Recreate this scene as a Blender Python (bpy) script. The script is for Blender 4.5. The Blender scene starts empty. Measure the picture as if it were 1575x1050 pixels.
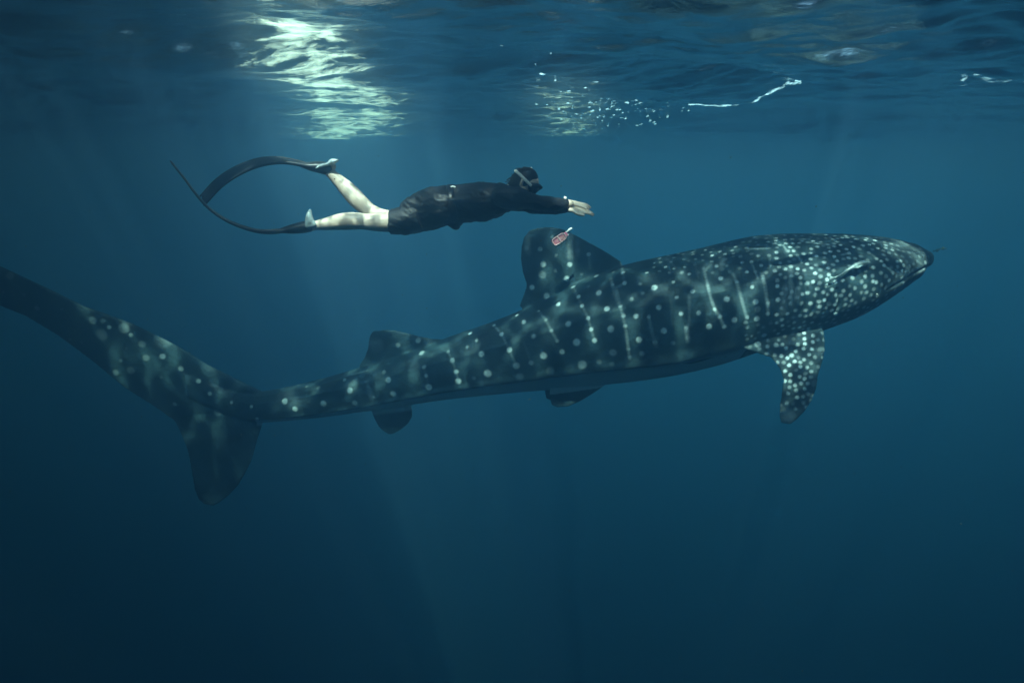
import bpy, bmesh, math, random
import numpy as np
from mathutils import Vector, kdtree
from mathutils.bvhtree import BVHTree

random.seed(5)
rng = np.random.default_rng(5)
S = bpy.context.scene
COL = S.collection

# ------------------------------------------------------------------ camera
F = 1045.0
TH = math.atan((525 - 285) / F)
CAM = np.array([0.0, 0.0, -1.0])
cd = bpy.data.cameras.new('camera')
cam = bpy.data.objects.new('camera', cd)
COL.objects.link(cam)
cam.location = CAM
cam.rotation_euler = (math.pi / 2 - TH, 0, 0)
cd.sensor_width = 36
cd.lens = 36 * F / 1575
cd.clip_start = 0.05
cd.clip_end = 600
S.camera = cam

FW = np.array([0, math.cos(TH), -math.sin(TH)])
UP = np.array([0, math.sin(TH), math.cos(TH)])
RT = np.array([1.0, 0, 0])


def ray(px, py):
    d = FW + (px - 787.5) / F * RT + (525 - py) / F * UP
    return d / np.linalg.norm(d)


def P(px, py, y):
    d = ray(px, py)
    return CAM + d * (y / d[1])


# ------------------------------------------------------------------ light
SUN_DIR = np.array([0.10, 0.57, -1.0])        # the way the light travels
SUN_DIR /= np.linalg.norm(SUN_DIR)
sl = bpy.data.lights.new('sun', 'SUN')
sl.energy = 5.0
sl.angle = math.radians(0.5)
sl.color = (1.0, 0.97, 0.88)
sun = bpy.data.objects.new('sun', sl)
COL.objects.link(sun)
sun.rotation_euler = Vector(SUN_DIR).to_track_quat('-Z', 'Y').to_euler()
sun.location = (0, 0, 20)

W = bpy.data.worlds.new('World')
S.world = W
W.use_nodes = True
nt = W.node_tree
bg = nt.nodes['Background']
sky = nt.nodes.new('ShaderNodeTexSky')
sky.sky_type = 'NISHITA'
sky.sun_disc = False
sky.sun_elevation = math.asin(-SUN_DIR[2])
sky.sun_rotation = math.atan2(-SUN_DIR[0], -SUN_DIR[1])
nt.links.new(sky.outputs[0], bg.inputs[0])
bg.inputs[1].default_value = 0.11

S.view_settings.view_transform = 'Standard'
S.view_settings.look = 'None'
S.view_settings.gamma = 1
S.view_settings.use_curve_mapping = False
S.view_settings.exposure = 1.8
S.render.engine = 'CYCLES'
S.cycles.use_denoising = True
S.cycles.volume_bounces = 2
S.cycles.max_bounces = 8
S.cycles.transparent_max_bounces = 16
S.cycles.caustics_reflective = False
S.cycles.caustics_refractive = False
S.cycles.sample_clamp_indirect = 3.0


# ------------------------------------------------------------------ helpers
def mk(name, verts, faces, mat=None, parent=None, smooth=True):
    me = bpy.data.meshes.new(name)
    me.from_pydata([tuple(map(float, v)) for v in verts], [], faces)
    me.update()
    if smooth:
        me.polygons.foreach_set('use_smooth', [True] * len(me.polygons))
    if mat:
        me.materials.append(mat)
    o = bpy.data.objects.new(name, me)
    COL.objects.link(o)
    if parent:
        o.parent = parent
    return o


def tag(o, label=None, cat=None, group=None, kind=None):
    if label: o['label'] = label
    if cat: o['category'] = cat
    if group: o['group'] = group
    if kind: o['kind'] = kind
    return o


def material(name):
    m = bpy.data.materials.new(name)
    m.use_nodes = True
    return m, m.node_tree, m.node_tree.nodes['Principled BSDF']


def simple_mat(name, col, rough=0.5, var=0.25, scale=12.0, spec=0.3, bump=0.0):
    m, t, b = material(name)
    tc = t.nodes.new('ShaderNodeTexCoord')
    n = t.nodes.new('ShaderNodeTexNoise')
    n.inputs['Scale'].default_value = scale
    n.inputs['Detail'].default_value = 6
    t.links.new(tc.outputs['Object'], n.inputs['Vector'])
    r = t.nodes.new('ShaderNodeValToRGB')
    r.color_ramp.elements[0].position = 0.3
    r.color_ramp.elements[1].position = 0.7
    r.color_ramp.elements[0].color = tuple(c * (1 - var) for c in col) + (1,)
    r.color_ramp.elements[1].color = tuple(min(1, c * (1 + var)) for c in col) + (1,)
    t.links.new(n.outputs['Fac'], r.inputs[0])
    t.links.new(r.outputs[0], b.inputs['Base Color'])
    b.inputs['Roughness'].default_value = rough
    b.inputs['Specular IOR Level'].default_value = spec
    if bump:
        bp = t.nodes.new('ShaderNodeBump')
        bp.inputs['Strength'].default_value = bump
        bp.inputs['Distance'].default_value = 0.01
        t.links.new(n.outputs['Fac'], bp.inputs['Height'])
        t.links.new(bp.outputs[0], b.inputs['Normal'])
    return m


class Geo:
    """collects closed shells"""
    def __init__(self):
        self.v, self.f = [], []

    def rings(self, rings, cap=True):
        """rings: list of (n,3) arrays"""
        n = len(rings[0])
        b = len(self.v)
        for r in rings:
            self.v.extend(r)
        k = len(rings)
        for i in range(k - 1):
            for j in range(n):
                j2 = (j + 1) % n
                self.f.append((b + i * n + j, b + i * n + j2, b + (i + 1) * n + j2, b + (i + 1) * n + j))
        if cap:
            self.f.append(tuple(b + j for j in range(n))[::-1])
            self.f.append(tuple(b + (k - 1) * n + j for j in range(n)))

    def tube(self, pts, ra, rb=None, lat=(0, 1, 0), n=16, sub=4, round_ends=True):
        """tube through pts, ra = half size along lat, rb = half size across it"""
        pts = np.array(pts, float)
        ra = np.broadcast_to(np.array(ra, float), (len(pts),)).copy()
        rb = ra.copy() if rb is None else np.broadcast_to(np.array(rb, float), (len(pts),)).copy()
        C = np.column_stack([pts, ra, rb])
        if sub > 1 and len(C) > 1:
            out = []
            Ce = np.vstack([2 * C[0] - C[1], C, 2 * C[-1] - C[-2]])
            for i in range(1, len(Ce) - 2):
                p0, p1, p2, p3 = Ce[i - 1], Ce[i], Ce[i + 1], Ce[i + 2]
                for q in range(sub):
                    u = q / sub
                    out.append(0.5 * (2 * p1 + (p2 - p0) * u + (2 * p0 - 5 * p1 + 4 * p2 - p3) * u * u + (3 * p1 - p0 - 3 * p2 + p3) * u ** 3))
            out.append(C[-1])
            C = np.array(out)
            C[:, 3:] = np.maximum(C[:, 3:], 0.001)
        T = np.gradient(C[:, :3], axis=0)
        T /= np.linalg.norm(T, axis=1)[:, None]
        if round_ends:
            def ends(c, t, sgn):
                res = []
                r = min(c[3], c[4])
                for a in (0.35, 0.7, 0.93):
                    e = c.copy()
                    e[:3] = c[:3] + sgn * t * r * math.sin(a * math.pi / 2)
                    e[3:] = c[3:] * max(0.06, math.cos(a * math.pi / 2))
                    res.append(e)
                return res
            a0 = ends(C[0], T[0], -1)[::-1]
            a1 = ends(C[-1], T[-1], 1)
            C = np.vstack([a0, C, a1])
            T = np.vstack([[T[0]] * 3, T, [T[-1]] * 3])
        lat = np.array(lat, float)
        rings = []
        ang = np.linspace(0, 2 * math.pi, n, endpoint=False)
        for c, t in zip(C, T):
            a = lat - t * lat.dot(t)
            a /= np.linalg.norm(a)
            b = np.cross(t, a)
            rings.append(c[:3] + np.outer(np.cos(ang) * c[3], a) + np.outer(np.sin(ang) * c[4], b))
        self.rings(rings)

    def fin(self, LE, TE, tmax, edge=0.008, nseg=14):
        """blade between leading edge and trailing edge point lists"""
        LE = np.array(LE); TE = np.array(TE)
        span = np.gradient(0.5 * (LE + TE), axis=0)
        rings = []
        k = len(LE)
        for i in range(k):
            ch = TE[i] - LE[i]
            nrm = np.cross(span[i], ch)
            nrm /= np.linalg.norm(nrm) + 1e-9
            if i and nrm.dot(prev) < 0: nrm = -nrm
            prev = nrm
            tm = tmax[i] if hasattr(tmax, '__len__') else tmax
            u = 0.5 - 0.5 * np.cos(np.linspace(0, math.pi, nseg))
            th = edge + tm * 2.6 * (np.sqrt(u) * (1 - u) ** 1.1) * 0.5
            upr = LE[i] + np.outer(u, ch) + np.outer(th, nrm)
            lwr = LE[i] + np.outer(u, ch) - np.outer(th, nrm)
            rings.append(np.vstack([upr, lwr[::-1]]))
        self.rings(rings)

    def build(self, name, mat=None, parent=None):
        return mk(name, self.v, self.f, mat, parent)


def remesh(o, voxel, smooth_it=3, fac=0.5):
    me = o.data
    bm = bmesh.new(); bm.from_mesh(me)
    bmesh.ops.recalc_face_normals(bm, faces=bm.faces)
    bm.to_mesh(me); bm.free()
    m = o.modifiers.new('r', 'REMESH'); m.mode = 'VOXEL'; m.voxel_size = voxel; m.use_smooth_shade = True
    s = o.modifiers.new('s', 'SMOOTH'); s.factor = fac; s.iterations = smooth_it
    dg = bpy.context.evaluated_depsgraph_get()
    new = bpy.data.meshes.new_from_object(o.evaluated_get(dg))
    mats = list(me.materials)
    o.modifiers.clear()
    o.data = new
    new.name = o.name
    if not new.materials:
        for x in mats: new.materials.append(x)
    new.polygons.foreach_set('use_smooth', [True] * len(new.polygons))
    return o


def verts_np(me):
    a = np.empty(len(me.vertices) * 3)
    me.vertices.foreach_get('co', a)
    return a.reshape(-1, 3)


def set_attr(me, name, vals):
    a = me.attributes.new(name, 'FLOAT', 'POINT')
    a.data.foreach_set('value', np.ascontiguousarray(vals, dtype=np.float32))


def vnoise(x, y, seed, n=64):
    """smooth tiled value noise"""
    g = np.random.default_rng(seed).random((n, n))
    xi = np.floor(x).astype(int); yi = np.floor(y).astype(int)
    fx = x - xi; fy = y - yi
    fx = fx * fx * (3 - 2 * fx); fy = fy * fy * (3 - 2 * fy)
    a = g[xi % n, yi % n]; b = g[(xi + 1) % n, yi % n]
    c = g[xi % n, (yi + 1) % n]; d = g[(xi + 1) % n, (yi + 1) % n]
    return (a * (1 - fx) + b * fx) * (1 - fy) + (c * (1 - fx) + d * fx) * fy


def fbm(x, y, seed, o=4):
    s = 0; a = 0.5; t = 0
    for k in range(o):
        s = s + a * vnoise(x * 2 ** k + 17.3 * k, y * 2 ** k + 9.1 * k, seed + k)
        t += a; a *= 0.5
    return s / t


def sstep(a, b, x):
    t = np.clip((x - a) / (b - a), 0, 1)
    return t * t * (3 - 2 * t)


# ------------------------------------------------------------------ water surface
def axis(segs, far_lo, far_hi, g=1.09):
    mid = [segs[0][0]]
    for lo, hi, st in segs:
        mid += list(np.linspace(lo, hi, int(round((hi - lo) / st)) + 1)[1:])
    up = [mid[-1]]; d = segs[-1][2]
    while up[-1] < far_hi:
        d = min(d * g, 6); up.append(up[-1] + d)
    dn = [mid[0]]; d = segs[0][2]
    while dn[-1] > far_lo:
        d = min(d * g, 6); dn.append(dn[-1] - d)
    return np.array(dn[1:][::-1] + mid + up[1:])


xs = axis([(-7.5, -2.1, .036), (-2.1, -.25, .013), (-.25, 1.1, .03), (1.1, 3.2, .022), (3.2, 7.5, .036)], -110, 110)
ys = axis([(2.6, 3.7, .03), (3.7, 5.1, .013), (5.1, 8, .03), (8, 15.5, .036)], -60, 130)
X, Y = np.meshgrid(xs, ys, indexing='ij')


def waves(seed, lams, slope, spread, base_ang):
    r = np.random.default_rng(seed)
    comps = []
    for lam, s in zip(lams, slope):
        k = 2 * math.pi / lam
        a = base_ang + r.normal(0, spread)
        comps.append((k * math.cos(a), k * math.sin(a), s / k, r.random() * 6.283))
    return comps


def field(comps, X, Y):
    H = np.zeros_like(X)
    for kx, ky, a, ph in comps:
        p = kx * X + ky * Y + ph
        H += a * (np.sin(p) + 0.18 * np.cos(2 * p))
    return H


def grad(comps, X, Y):
    gx = np.zeros_like(X); gy = np.zeros_like(X)
    for kx, ky, a, ph in comps:
        c = a * (np.cos(kx * X + ky * Y + ph) - 0.36 * np.sin(2 * (kx * X + ky * Y + ph)))
        gx += kx * c; gy += ky * c
    return gx, gy


swell = waves(11, [7.5, 5.1, 3.9, 3.1, 2.3, 1.9, 1.5, 1.2], [.055, .055, .06, .06, .06, .06, .06, .055], 0.5, math.pi / 2 + .15)
chop = waves(12, list(np.geomspace(1.0, 0.16, 26)), [0.05] * 26, 0.9, math.pi / 2)
fade = np.exp(-np.maximum(0, np.hypot(X, Y) - 14) / 10)
Z = -(field(swell, X, Y) + field(chop, X, Y) * fade * (0.35 + 0.9 * fbm(X * .5 + 50, Y * .5 + 50, 3)))
# how much sunlight each bit of surface lets through: traced caustics, then added dimming and bright gaps
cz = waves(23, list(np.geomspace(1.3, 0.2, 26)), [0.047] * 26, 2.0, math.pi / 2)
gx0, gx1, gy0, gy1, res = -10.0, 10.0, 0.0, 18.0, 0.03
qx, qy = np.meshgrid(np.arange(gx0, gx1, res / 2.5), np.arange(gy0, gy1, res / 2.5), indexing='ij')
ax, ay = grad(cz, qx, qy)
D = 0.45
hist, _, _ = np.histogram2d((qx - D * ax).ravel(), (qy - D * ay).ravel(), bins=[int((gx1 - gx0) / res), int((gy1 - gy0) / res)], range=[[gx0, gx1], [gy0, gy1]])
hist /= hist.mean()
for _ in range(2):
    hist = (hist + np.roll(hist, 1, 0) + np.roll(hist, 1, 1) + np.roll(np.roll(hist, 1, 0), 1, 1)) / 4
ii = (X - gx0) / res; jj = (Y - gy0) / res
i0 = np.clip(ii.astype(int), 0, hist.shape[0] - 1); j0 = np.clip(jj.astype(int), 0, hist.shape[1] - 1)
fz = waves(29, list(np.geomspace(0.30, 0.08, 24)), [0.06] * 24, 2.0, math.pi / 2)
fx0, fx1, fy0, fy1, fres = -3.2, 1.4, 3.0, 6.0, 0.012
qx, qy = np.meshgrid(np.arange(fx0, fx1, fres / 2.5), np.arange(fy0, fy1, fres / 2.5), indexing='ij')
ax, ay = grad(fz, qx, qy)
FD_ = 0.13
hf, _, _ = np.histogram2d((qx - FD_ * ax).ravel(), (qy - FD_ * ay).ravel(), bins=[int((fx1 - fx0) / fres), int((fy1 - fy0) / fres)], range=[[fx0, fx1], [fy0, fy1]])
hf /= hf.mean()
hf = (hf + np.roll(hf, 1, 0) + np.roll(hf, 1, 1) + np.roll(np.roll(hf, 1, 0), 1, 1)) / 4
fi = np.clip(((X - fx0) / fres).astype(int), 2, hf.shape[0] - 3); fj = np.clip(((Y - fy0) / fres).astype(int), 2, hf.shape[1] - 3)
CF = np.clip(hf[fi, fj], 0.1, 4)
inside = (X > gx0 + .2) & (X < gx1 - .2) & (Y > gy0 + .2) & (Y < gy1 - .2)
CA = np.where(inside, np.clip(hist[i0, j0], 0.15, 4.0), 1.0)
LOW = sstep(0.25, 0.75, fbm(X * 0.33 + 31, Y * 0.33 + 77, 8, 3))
BROAD = (0.27 + 0.73 * sstep(-9, 3, X)) * (0.27 + 3.7 * sstep(6, 20, Y))  # added dimming on the left and near side, more sun let in far off
SH = sstep(0.32, 0.68, fbm(X * 0.9 + 11, Y * 0.9 + 23, 18, 3))  # added noise that breaks the sunlight into shafts
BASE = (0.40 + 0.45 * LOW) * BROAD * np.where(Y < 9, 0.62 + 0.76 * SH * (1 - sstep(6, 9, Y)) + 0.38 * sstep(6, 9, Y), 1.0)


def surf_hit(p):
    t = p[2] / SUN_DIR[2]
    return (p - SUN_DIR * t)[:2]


# bright gaps added to the surface transparency to aim sunlight: (pixel target, depth, radius m, gain)
SUN_GAPS = [((545, 305), 4.9, 0.36, 3.4), ((500, 325), 4.9, 0.30, 2.8), ((592, 332), 4.9, 0.20, 2.7), ((893, 314), 4.9, 0.18, 4.0),
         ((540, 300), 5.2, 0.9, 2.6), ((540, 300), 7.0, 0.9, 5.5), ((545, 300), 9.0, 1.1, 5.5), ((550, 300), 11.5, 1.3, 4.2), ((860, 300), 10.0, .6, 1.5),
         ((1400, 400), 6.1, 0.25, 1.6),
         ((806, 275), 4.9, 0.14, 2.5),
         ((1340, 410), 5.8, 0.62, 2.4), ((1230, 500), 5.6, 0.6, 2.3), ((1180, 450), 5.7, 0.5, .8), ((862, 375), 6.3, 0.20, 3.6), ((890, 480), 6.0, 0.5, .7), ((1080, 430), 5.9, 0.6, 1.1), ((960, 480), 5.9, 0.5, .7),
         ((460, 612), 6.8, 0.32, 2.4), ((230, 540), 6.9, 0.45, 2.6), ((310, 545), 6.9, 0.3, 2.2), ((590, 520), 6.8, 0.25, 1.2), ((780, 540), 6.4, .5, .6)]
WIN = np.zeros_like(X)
for (pp, yy, rad, gain) in SUN_GAPS:
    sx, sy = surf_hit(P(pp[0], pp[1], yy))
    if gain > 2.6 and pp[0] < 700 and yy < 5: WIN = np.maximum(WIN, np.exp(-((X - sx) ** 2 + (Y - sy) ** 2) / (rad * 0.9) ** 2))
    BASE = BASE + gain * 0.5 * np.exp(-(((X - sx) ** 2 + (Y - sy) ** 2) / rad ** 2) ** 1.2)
SUN_MASK = np.clip(BASE * 0.34 * (CA ** 1.25 * (1 - WIN) * 0.85 + WIN * CF * CA ** 0.5 * 0.85), 0, 1)

# glitter road: painted glints, a mask for translucent colour on the surface
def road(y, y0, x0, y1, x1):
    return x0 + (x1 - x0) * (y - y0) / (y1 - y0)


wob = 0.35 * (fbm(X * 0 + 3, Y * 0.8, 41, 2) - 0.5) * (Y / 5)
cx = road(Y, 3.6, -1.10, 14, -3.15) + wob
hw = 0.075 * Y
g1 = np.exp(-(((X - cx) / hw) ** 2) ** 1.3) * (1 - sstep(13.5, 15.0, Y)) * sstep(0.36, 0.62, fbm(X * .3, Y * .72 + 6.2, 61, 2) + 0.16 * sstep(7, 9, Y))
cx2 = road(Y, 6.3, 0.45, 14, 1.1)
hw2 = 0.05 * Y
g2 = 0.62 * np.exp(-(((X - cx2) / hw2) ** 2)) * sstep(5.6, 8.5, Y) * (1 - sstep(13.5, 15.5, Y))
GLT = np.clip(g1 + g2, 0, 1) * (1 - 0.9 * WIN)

nx, ny = X.shape
idx = np.arange(nx * ny).reshape(nx, ny)
q = np.stack([idx[:-1, :-1], idx[1:, :-1], idx[1:, 1:], idx[:-1, 1:]], -1).reshape(-1, 4)
me = bpy.data.meshes.new('water_surface')
me.vertices.add(nx * ny)
me.vertices.foreach_set('co', np.stack([X, Y, Z], -1).astype(np.float32).ravel())
me.loops.add(q.size)
me.loops.foreach_set('vertex_index', q.ravel().astype(np.int32))
me.polygons.add(len(q))
me.polygons.foreach_set('loop_start', (np.arange(len(q)) * 4).astype(np.int32))
me.update(calc_edges=True)
me.polygons.foreach_set('use_smooth', [True] * len(q))
set_attr(me, 'clear', SUN_MASK.ravel())  # shaped sunlight mask, used as transparency
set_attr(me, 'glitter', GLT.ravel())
FOAM_SPARKLE = np.zeros_like(X)  # foam streaks, and sparkles painted on as pale dabs


def pale_dab(px, py, r, st):
    d = ray(px, py)
    if d[2] < 0.02: return
    p = CAM + d / d[2]
    a, b = np.searchsorted(xs, [p[0] - 3 * r, p[0] + 3 * r]); c, e = np.searchsorted(ys, [p[1] - 6 * r, p[1] + 6 * r])
    sub = st * np.exp(-((X[a:b, c:e] - p[0]) / r) ** 2 - ((Y[a:b, c:e] - p[1]) / (r * 2.2)) ** 2)
    FOAM_SPARKLE[a:b, c:e] = np.maximum(FOAM_SPARKLE[a:b, c:e], sub)


def cluster(px, py, n, sx, sy, r0=.014, r1=.03):  # scattered sparkles painted as tiny dabs
    for _ in range(n):
        b = rng.normal(py, sy)
        if b < 228: pale_dab(rng.normal(px, sx), b, rng.uniform(r0, r1), rng.uniform(.25, 1) ** 2)


cluster(885, 132, 40, 20, 10, .012, .03)
cluster(890, 180, 230, 28, 11)
cluster(945, 172, 330, 42, 12)
cluster(1005, 180, 70, 28, 8)
cluster(840, 110, 16, 30, 20, .01, .025)
cluster(1525, 106, 130, 28, 7, .02, .034)
cluster(1480, 125, 14, 10, 4)
cluster(820, 60, 14, 40, 26, .008, .015)
for pl, n, w, r in [([(1058, 160), (1090, 161), (1112, 162), (1135, 160)], 110, 1.2, .042), ([(1148, 158), (1165, 152), (1180, 145), (1205, 141), (1232, 140)], 70, .5, .026)]:
    for _ in range(n):
        u = rng.random() * (len(pl) - 1); k = int(u); f = u - k
        pale_dab(pl[k][0] * (1 - f) + pl[k + 1][0] * f, pl[k][1] * (1 - f) + pl[k + 1][1] * f + rng.normal(0, w), r * rng.uniform(.5, 1.1), rng.uniform(.5, 1))
set_attr(me, 'foam_sparkle', FOAM_SPARKLE.ravel())
water = bpy.data.objects.new('water_surface', me)
COL.objects.link(water)
tag(water, kind='structure')

m = bpy.data.materials.new('sea_surface')
m.use_nodes = True
t = m.node_tree
t.nodes.clear()
L = t.links.new
out = t.nodes.new('ShaderNodeOutputMaterial')
tc = t.nodes.new('ShaderNodeTexCoord')


def nz(scale, detail, sc=(1, 1, 1), rough=0.55, dist=0.0):
    mp = t.nodes.new('ShaderNodeMapping')
    mp.inputs['Scale'].default_value = sc
    L(tc.outputs['Object'], mp.inputs['Vector'])
    n = t.nodes.new('ShaderNodeTexNoise')
    n.inputs['Scale'].default_value = scale
    n.inputs['Detail'].default_value = detail
    n.inputs['Roughness'].default_value = rough
    n.inputs['Distortion'].default_value = dist
    L(mp.outputs[0], n.inputs['Vector'])
    return n


def math_(op, a, b=None):
    n = t.nodes.new('ShaderNodeMath'); n.operation = op
    for i, v in enumerate((a, b)):
        if v is None: continue
        if isinstance(v, (int, float)): n.inputs[i].default_value = v
        else: L(v, n.inputs[i])
    return n.outputs[0]


n1 = nz(5.0, 7, (0.7, 1.3, 1), 0.62, 0.4)
bp = t.nodes.new('ShaderNodeBump')
bp.inputs['Strength'].default_value = 0.55
bp.inputs['Distance'].default_value = 0.03
L(n1.outputs['Fac'], bp.inputs['Height'])
fr = t.nodes.new('ShaderNodeFresnel')
fr.inputs['IOR'].default_value = 1.333
L(bp.outputs[0], fr.inputs['Normal'])
gl = t.nodes.new('ShaderNodeBsdfGlossy')
gl.inputs['Roughness'].default_value = 0.06
gl.inputs['Color'].default_value = (0.92, 0.97, 1, 1)
L(bp.outputs[0], gl.inputs['Normal'])
tr = t.nodes.new('ShaderNodeBsdfTransparent')
at = t.nodes.new('ShaderNodeAttribute'); at.attribute_name = 'clear'  # transparency mask that shapes the sunlight
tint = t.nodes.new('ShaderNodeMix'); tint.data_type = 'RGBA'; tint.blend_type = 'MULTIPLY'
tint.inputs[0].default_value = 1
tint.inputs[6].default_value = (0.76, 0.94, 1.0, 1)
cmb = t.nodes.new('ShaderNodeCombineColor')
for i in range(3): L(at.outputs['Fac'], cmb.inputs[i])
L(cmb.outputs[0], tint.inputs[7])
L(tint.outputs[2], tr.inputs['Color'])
mx = t.nodes.new('ShaderNodeMixShader')
L(fr.outputs[0], mx.inputs[0]); L(tr.outputs[0], mx.inputs[1]); L(gl.outputs[0], mx.inputs[2])
# painted glints: translucent colour standing in for sun glitter
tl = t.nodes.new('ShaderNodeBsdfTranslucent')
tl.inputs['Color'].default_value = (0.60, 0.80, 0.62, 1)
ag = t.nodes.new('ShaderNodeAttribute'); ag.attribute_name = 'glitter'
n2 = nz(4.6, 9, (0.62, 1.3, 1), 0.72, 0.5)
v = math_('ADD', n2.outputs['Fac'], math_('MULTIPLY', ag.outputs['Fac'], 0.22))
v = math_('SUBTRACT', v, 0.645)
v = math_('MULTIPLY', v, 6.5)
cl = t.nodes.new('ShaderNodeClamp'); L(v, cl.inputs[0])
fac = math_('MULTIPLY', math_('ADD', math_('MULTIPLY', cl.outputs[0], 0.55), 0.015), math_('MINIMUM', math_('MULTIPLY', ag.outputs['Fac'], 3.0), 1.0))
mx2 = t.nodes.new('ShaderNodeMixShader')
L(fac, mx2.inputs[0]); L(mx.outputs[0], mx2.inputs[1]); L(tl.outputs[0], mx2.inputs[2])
tl2 = t.nodes.new('ShaderNodeBsdfTranslucent')
tl2.inputs['Color'].default_value = (0.38, 0.62, 0.72, 1)
af = t.nodes.new('ShaderNodeAttribute'); af.attribute_name = 'foam_sparkle'
n4 = nz(48, 5, (1, 1.6, 1), 0.75)
cf = t.nodes.new('ShaderNodeClamp'); L(math_('MULTIPLY', math_('SUBTRACT', math_('ADD', af.outputs['Fac'], math_('MULTIPLY', n4.outputs['Fac'], 0.9)), 0.85), 2.4), cf.inputs[0])
mx3 = t.nodes.new('ShaderNodeMixShader')
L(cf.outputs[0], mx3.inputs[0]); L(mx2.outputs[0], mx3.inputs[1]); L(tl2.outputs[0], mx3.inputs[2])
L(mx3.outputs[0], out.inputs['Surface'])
me.materials.append(m)

# seabed far below (lost in the blue)
sb = mk('seabed', [(-130, -80, -46), (130, -80, -46), (130, 150, -46), (-130, 150, -46)], [(0, 1, 2, 3)],
        simple_mat('seabed_sand', (0.08, 0.09, 0.08), 0.9, 0.4, 0.2), smooth=False)
tag(sb, kind='structure')

# the body of water: one even volume
bm = bmesh.new()
bmesh.ops.create_cube(bm, size=1)
for vv in bm.verts:
    vv.co.x = -109 if vv.co.x < 0 else 109
    vv.co.y = -58 if vv.co.y < 0 else 128
    vv.co.z = -47.5 if vv.co.z < 0 else 0.45
me = bpy.data.meshes.new('haze'); bm.to_mesh(me); bm.free()
hz = bpy.data.objects.new('haze', me); COL.objects.link(hz)
tag(hz, kind='stuff')
hm = bpy.data.materials.new('sea_haze'); hm.use_nodes = True
ht = hm.node_tree; ht.nodes.clear()
ho = ht.nodes.new('ShaderNodeOutputMaterial')
hv = ht.nodes.new('ShaderNodeVolumePrincipled')
hv.inputs['Color'].default_value = (0.27, 0.57, 0.90, 1)
hv.inputs['Absorption Color'].default_value = (0.0, 0.22, 0.60, 1)
hv.inputs['Density'].default_value = 0.135
hv.inputs['Anisotropy'].default_value = 0.65
ht.links.new(hv.outputs[0], ho.inputs['Volume'])
me.materials.append(hm)

# ------------------------------------------------------------------ whale shark
# station: photo column, top row, bottom row, distance, half width (m)
ST = np.array([
    (1433, 391, 404, 6.22, 0.03), (1428, 386, 410, 6.22, 0.09), (1415, 380, 418, 6.24, 0.19), (1395, 372, 430, 6.25, 0.31),
    (1370, 366, 449, 6.26, 0.43), (1340, 362, 468, 6.28, 0.52), (1300, 359, 490, 6.3, 0.60), (1250, 358, 508, 6.33, 0.67),
    (1200, 358, 526, 6.35, 0.68), (1150, 362, 544, 6.38, 0.67), (1100, 374, 561, 6.4, 0.65), (1050, 386, 573, 6.43, 0.62),
    (1000, 396, 582, 6.46, 0.58), (950, 408, 588, 6.5, 0.53), (900, 426, 593, 6.54, 0.47), (850, 452, 598, 6.58, 0.42),
    (800, 477, 602, 6.62, 0.37), (750, 497, 607, 6.67, 0.33), (700, 514, 612, 6.72, 0.29), (650, 533, 619, 6.77, 0.26),
    (600, 550, 627, 6.82, 0.235), (550, 566, 634, 6.87, 0.21), (500, 581, 641, 6.92, 0.19), (450, 593, 646, 6.96, 0.175),
    (400, 603, 650, 7.0, 0.15), (370, 600, 646, 7.0, 0.12), (330, 580, 632, 7.0, 0.10), (290, 560, 612, 6.98, 0.08)])
ST = ST[::-1]
npx = np.concatenate([np.linspace(290, 1400, 260), np.linspace(1403, 1433, 22)])
top = np.interp(npx, ST[:, 0], ST[:, 1]); bot = np.interp(npx, ST[:, 0], ST[:, 2])
yy = np.interp(npx, ST[:, 0], ST[:, 3]); hwd = np.interp(npx, ST[:, 0], ST[:, 4])


def sm(a, k=7):
    p = np.pad(a, k, mode='edge'); w = np.hanning(2 * k + 3)[1:-1]; w /= w.sum()
    r = np.convolve(p, w, 'valid')
    r[-10:] = a[-10:]
    return r


top, bot, yy, hwd = sm(top), sm(bot), sm(yy), sm(hwd)
CEN = []; HH = []
for x_, a, b, y_, w_ in zip(npx, top, bot, yy, hwd):
    pt, pb = P(x_, a, y_), P(x_, b, y_)
    CEN.append((pt + pb) / 2)
    h = (pt[2] - pb[2]) / 2
    el = math.atan2(-(CEN[-1][2] - CAM[2]), y_)
    h2 = h * h - (w_ * math.sin(el)) ** 2 * 0.8
    HH.append(math.sqrt(max(h2, (0.45 * h) ** 2)))
CEN = np.array(CEN); HH = np.array(HH)
T = np.gradient(CEN, axis=0); T[:, 2] = 0
T /= np.linalg.norm(T, axis=1)[:, None]
LAT = np.stack([T[:, 1], -T[:, 0], np.zeros(len(T))], -1)      # toward the camera side (-Y)
vr_main = np.interp(npx, [400, 560, 750, 950, 1100, 1200], [-.58, -.56, -.48, -.50, -.52, -.6])
phis = np.linspace(0, 2 * math.pi, 120, endpoint=False)


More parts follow.
